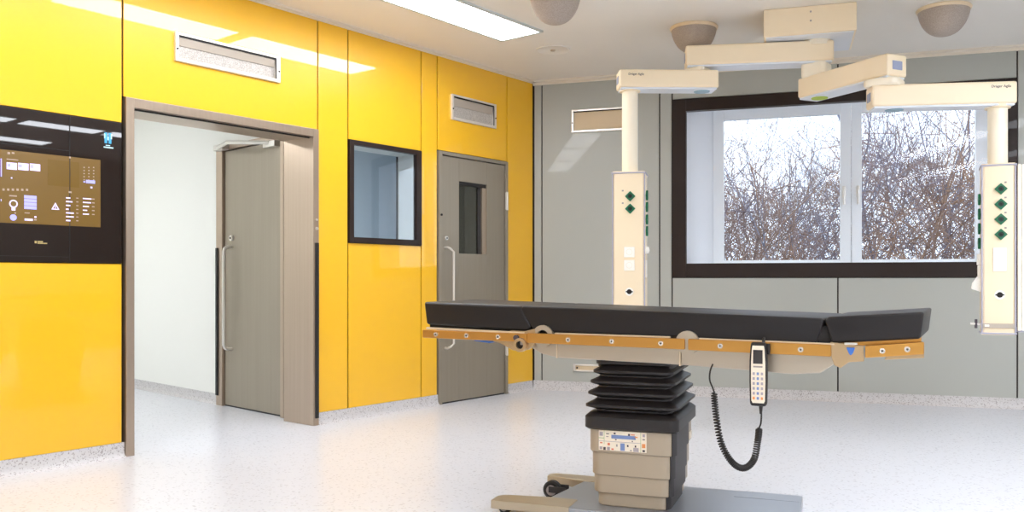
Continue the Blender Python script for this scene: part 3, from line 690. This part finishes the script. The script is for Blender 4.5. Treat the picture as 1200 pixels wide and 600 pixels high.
# frame beam
mb = MB(); mb.prism([(-.392, .742), (-.385, .712), (-.34, .688), (-.262, .672), (.262, .664), (.262, .742)], -.235, .235, 'y', bev=.006, m=M['frame']); top(mb, 'frame_beam')
mb = MB(); mb.prism([(.268, .664), (.70, .646), (.80, .655), (.86, .70), (.86, .745), (.268, .745)], -.235, .235, 'y', bev=.006, m=M['frame']); top(mb, 'frame_beam')
for x_, z_ in ((-.268, .672), (.262, .660)):
    mb = MB(); mb.box(x_, x_+.006, -.238, .238, z_, .745, m=M['framelight']); top(mb, 'frame_joint')
mb = MB(); mb.loft([rrect(ccx, ccy, .16, .18, .04, z) for z in (.64, .675)]); mb.build('column_head', M['charcoal'], tb)
# side rails, near and far
for sy in (-1, 1):
    y0, y1 = (-.286, -.272) if sy < 0 else (.272, .286)
    for (x0, x1, c0, c1, h) in ((-.90, -.385, .762, .757, .0185), (-.385, .296, .757, .7515, .0215), (.308, .84, .751, .744, .0225), (.955, 1.15, .744, .764, .0225)):
        mb = MB(); rot_strip(x0, x1, c0, c1, h, y0, y1, mb, .005); ob = top(mb, 'side_rail', M['rail'])
        if sy < 0:
            L = x1-x0
            for fr in {-.90: (.14, .44, .74), -.385: (.28, .56, .86), .308: (.24, .80), .955: (.3, .72)}[x0]:
                xx = x0+L*fr; zz = c0+(c1-c0)*fr
                mb = MB(); mb.cyl((xx, y0+.002, zz), (xx, y0-.006, zz), .010, n=16, m=M['bolt']); mb.cyl((xx, y0-.005, zz), (xx, y0-.0075, zz), .004, n=8, m=M['hole']); mb.build('bolt', None, ob)
    for x in (-.75, -.5, -.1, .15, .45, .7, 1.03):
        zz = zl(x) if x < .9 else .752
        mb = MB(); mb.box(x-.015, x+.015, min(sy*.235, sy*.274), max(sy*.235, sy*.274), zz-.012, zz+.012); top(mb, 'rail_spacer', M['bracket'])
# upper edge strip under the leg cushion
mb = MB(); rot_strip(-.885, -.40, .787, .777, .0045, -.277, -.262, mb, .001); top(mb, 'edge_strip', M['framelight'])
mb = MB(); rot_strip(-.26, .235, .779, .777, .003, -.277, -.262, mb, .001); rot_strip(.35, .85, .774, .768, .003, -.277, -.262, mb, .001); top(mb, 'edge_strip', M['framelight'])
# hinge with ring
mb = MB(); mb.ring((-.317, .766), .026, .047, -.272, -.250, 36, M['frame']); rg = top(mb, 'hinge_ring')
mb = MB(); mb.cyl((-.317, -.249, .766), (-.317, -.252, .766), .027, n=24); mb.build('hinge_bore', M['hole'], rg)
mb = MB(); pts = [(-.50, .745), (-.47, .786), (-.40, .785), (-.352, .797), (-.345, .748), (-.362, .72), (-.385, .705), (-.43, .70), (-.46, .72)]
mb.prism(pts, -.274, -.252, 'y', bev=.003); top(mb, 'hinge_bracket', M['bracket'])
mb = MB(); mb.ring((-.412, .727), .017, .030, -.300, -.274, 28, M['bracket']); kn = top(mb, 'locking_knob')
mb = MB(); mb.cyl((-.412, -.276, .727), (-.412, -.288, .727), .018, n=20, m=M['hole']); mb.box(-.412, -.392, -.292, -.285, .727, .742, m=M['inkgrey']); mb.build('knob_bore', None, kn)
mb = MB(); mb.cyl((-.432, -.286, .757), (-.432, -.296, .757), .012, n=16); mb.build('pin', M['ink'], kn)
mb = MB(); mb.cyl((.303, -.274, .757), (.303, -.240, .757), .047, n=40); top(mb, 'hinge_disc', M['frame'])
# right end bracket
mb = MB(); mb.prism([(.835, .775), (.952, .765), (.952, .708), (.90, .703), (.872, .680), (.850, .690), (.84, .72)], -.276, -.25, 'y', bev=.003); br = top(mb, 'head_bracket', M['bracket'])
mb = MB(); mb.prism([(.892, .758), (.922, .758), (.915, .738), (.907, .729), (.900, .738)], -.288, -.276, 'y', bev=.002); mb.build('release_lever', M['blue'], br)
mb = MB(); mb.box(.885, .93, -.286, -.274, .768, .776, bev=.002); mb.build('catch', M['bright'], br)
mb = MB(); mb.box(.952, .964, -.28, -.262, .742, .765, bev=.003); mb.build('stop_block', M['bluecover'], br)
mb = MB(); mb.prism([(-.655, .744), (-.645, .736), (-.57, .728), (-.55, .734), (-.56, .742)], -.27, -.23, 'y', bev=.003); top(mb, 'tilt_lever', M['blue'])
mb = MB(); mb.prism([(-.60, .746), (-.50, .742), (-.43, .70), (-.46, .70), (-.52, .728)], -.262, -.25, 'y', bev=.002); top(mb, 'hinge_arm', M['bracket'])
mb = MB(); mb.prism([(1.03, .74), (1.15, .745), (1.15, .728), (1.02, .716)], -.27, -.25, 'y', bev=.002); top(mb, 'head_arm', M['bracket'])

# ------------------------------------------------------------------ hand control hanging from the rail
hc_rot = RB+TR
hc_rel = Vector((.585, -.318)); a = hc_rot
hc = thing('hand_control', 'slim corded hand control with keypad hanging from the table side rail', 'hand control', (OT[0]+hc_rel.x*math.cos(a)-hc_rel.y*math.sin(a), OT[1]+hc_rel.x*math.sin(a)+hc_rel.y*math.cos(a), .53), a)
W = ((0, .026), (.01, .031), (.09, .033), (.17, .0325), (.225, .029), (.24, .026))
outl = [(-w, z) for z, w in W]+[(w, z) for z, w in W[::-1]]
mb = MB(); mb.prism(outl, -.012, .012, 'y', bev=.005); hb = mb.build('housing', M['rubber'], hc)
mb = MB(); mb.prism([(p[0]*.80, .012+(p[1])*.90) for p in outl], -.0135, -.0115, 'y'); fp = mb.build('face_plate', M['keypad'], hc)
mb = MB(); mb.box(-.0185, .0165, -.0150, -.0134, .160, .212, bev=.002); mb.build('display', M['charcoal'], fp)
mb = MB()
for r_ in range(6):
    for c_ in range(3):
        x = -.0165+c_*.0150; z = .030+r_*.0185
        mm = ('keyblue' if c_ == 1 else ('orange' if r_ == 0 else 'keygrey'))
        mb.box(x-.0035, x+.0045, -.0150, -.0134, z-.005, z+.005, m=M[mm])
mb.box(-.018, .016, -.0148, -.0134, .146, .152, m=M['inkgrey'])
mb.build('keys', None, fp)
mb = MB(); mb.tube([(.012, .012, .215), (.012, .030, .222), (.012, .042, .245), (.012, .055, .252), (.012, .062, .245)], .006, 8); mb.box(.028, .040, .0, .018, .195, .235, bev=.003); mb.build('hook', M['rubber'], hc)
# cord: plain lead, coil, plain lead up under the frame
def catmull(P, n):
    P = [Vector(p) for p in P]; out = []
    Q = [2*P[0]-P[1]]+P+[2*P[-1]-P[-2]]
    for i in range(1, len(Q)-2):
        for k in range(n):
            u = k/n; p0, p1, p2, p3 = Q[i-1:i+3]
            out.append(.5*((2*p1)+(p2-p0)*u+(2*p0-5*p1+4*p2-p3)*u*u+(3*p1-p0-3*p2+p3)*u**3))
    out.append(P[-1]); return out
cp_ = [(-.172, .02, .043), (-.162, .012, -.05), (-.140, .005, -.155), (-.098, 0, -.222), (-.055, 0, -.240), (-.018, 0, -.205), (-.003, 0, -.13), (.002, 0, -.082)]
path = catmull(cp_, 90); n = len(path); turns = 66; r = .0105
coil = []; prev = None
for i, p in enumerate(path):
    d = (path[min(i+1, n-1)]-path[max(i-1, 0)]).normalized()
    av = Vector((0, 1, 0)); av = (av-d*av.dot(d)).normalized(); bv = d.cross(av)
    for sub in (0,):
        ph = 2*PI*turns*i/n; k = min(1, i/12, (n-1-i)/12)
        coil.append(p+(av*math.cos(ph)+bv*math.sin(ph))*r*k)
mb = MB(); mb.tube(coil, .0032, 6)
mb.tube(catmull([(-.172, .02, .043), (-.176, .02, .055), (-.190, .03, .085), (-.192, .05, .12), (-.188, .10, .150)], 6), .0032, 8)
mb.tube(catmull([(.002, 0, -.082), (.008, 0, -.065), (.010, 0, -.03), (.008, 0, .0)], 6), .0032, 8)
mb.cyl((.008, 0, -.03), (.008, 0, .004), .0045, .008, 12)
mb.build('coiled_cord', M['rubber'], hc)

# ------------------------------------------------------------------ outside: ground and leafless trees
mb = MB(); mb.box(-6, 14, .6, 40, -.7, -.6); struct(mb.build('ground', M['ground'], None, BW[0], BW[1]))
def grow(mb, p, d, L, r, depth, seg, kids, spread, rnd):
    pts = [p]; rad = [r]; dirs = []
    for i in range(seg):
        d = (d+Vector((rnd.gauss(0, .16), rnd.gauss(0, .16), rnd.gauss(.03, .10)))).normalized()
        p = p+d*(L/seg); pts.append(p); rad.append(r*(1-.75*(i+1)/seg)); dirs.append(d.copy())
    mb.tube(pts, r, 3, caps=False, radii=rad)
    if depth == 0: return
    for k in range(kids[depth]):
        f = rnd.uniform(.22, 1.0); i = min(seg-1, int(f*seg)); q = pts[i].lerp(pts[i+1], f*seg-i)
        ax = Vector((rnd.gauss(0, 1), rnd.gauss(0, 1), rnd.gauss(0, .5))).normalized()
        nd = (dirs[i]+ax*spread).normalized(); nd.z += .12
        grow(mb, q, nd.normalized(), L*rnd.uniform(.38, .62), max(.0028, rad[i]*.55), depth-1, max(3, seg-1), kids, spread, rnd)
def tree_mesh(seed, H, r, name, m):
    rnd = random.Random(seed); mb = MB()
    for k in range(rnd.choice((2, 3, 3))):
        grow(mb, Vector((rnd.gauss(0, .15), rnd.gauss(0, .15), 0)), Vector((rnd.gauss(0, .25), rnd.gauss(0, .25), 1)).normalized(), H*rnd.uniform(.75, 1), r, 3, 6, {3: 7, 2: 6, 1: 5}, .85, rnd)
    o = mb.build(name, m, sharp=False); return o
protos = [tree_mesh(11+k, 5.0, .032, 'bare_tree', M['barkcool'] if k % 2 else M['bark']) for k in range(5)]
spots = [(1.2, 5.2, .74), (2.9, 5.6, .72), (.4, 8.0, .9), (2.3, 8.6, .92), (3.5, 6.6, 1.0), (4.7, 5.6, .88), (4.6, 8.6, 1.15), (5.9, 7.4, 1.05), (3.4, 11.5, 1.05), (1.4, 12, 1.0), (5.4, 12, 1.3), (6.8, 10.2, 1.25)]
used = set()
for i, (x, y, s) in enumerate(spots):
    k = i % 5; o = protos[k]
    if k in used: o = protos[k].copy(); C.objects.link(o)
    used.add(k); o.location = wall_pt(BW, x, y, -.6); o.rotation_euler = (0, 0, i*1.3); o.scale = (s*1.1, s*1.1, s)
    left = (x/(y+7)) < .26
    tag(o, 'leafless winter tree outside behind the left window pane' if left else 'leafless winter tree outside behind the right window pane', 'tree', 'bare trees behind the left pane' if left else 'bare trees behind the right pane')
rnd = random.Random(3); mb = MB()
for k in range(9000):
    y = rnd.uniform(4.2, 13); x = rnd.uniform(-1.2, 7.8)*(.55+y/22)+(.4 if y < 6 else 0)
    top_ = 1.45+.15*y+.5*math.sin(x*1.7+1)+.3*math.sin(x*4.1)
    z = rnd.uniform(-.3, top_)*(1 if rnd.random() < .8 else 1.25)
    d = Vector((rnd.gauss(0, .7), rnd.gauss(0, .5), rnd.gauss(.6, .7))).normalized(); L = rnd.uniform(.35, 1.1)
    p = Vector((x, y, z)); b = Vector((rnd.gauss(0, .12), 0, rnd.gauss(0, .12)))
    mb.tube([p, p+d*L*.5+b, p+d*L+b*.2], .006, 3, caps=False, radii=[rnd.uniform(.005, .010), .005, .003])
o = mb.build('twig_thicket', M['twig'], None, BW[0], BW[1], sharp=False); tag(o, 'tangled brown thicket of bare twigs along the bottom of the window view', 'thicket', kind='stuff')

# ------------------------------------------------------------------ sky, camera, colour
w = bpy.data.worlds.new('sky'); bpy.context.scene.world = w; w.use_nodes = True
bg = w.node_tree.nodes['Background']; bg.inputs['Color'].default_value = (.86, .93, 1, 1); bg.inputs['Strength'].default_value = 2.6
cam = bpy.data.cameras.new('camera'); co = bpy.data.objects.new('camera', cam); C.objects.link(co)
cam.sensor_width = 36; cam.lens = 1010.1/1200*36; cam.shift_y = 27.9/1200
co.location = (0, 0, 1.006); co.rotation_euler = (PI/2, 0, .6723)
cam.clip_start = .05; cam.clip_end = 200
sc = bpy.context.scene; sc.camera = co
sc.view_settings.view_transform = 'Standard'; sc.view_settings.look = 'None'; sc.view_settings.exposure = 0
sc.cycles.use_denoising = True
sc.cycles.max_bounces = 10; sc.cycles.diffuse_bounces = 6; sc.cycles.transparent_max_bounces = 16
sc.cycles.sample_clamp_indirect = 8
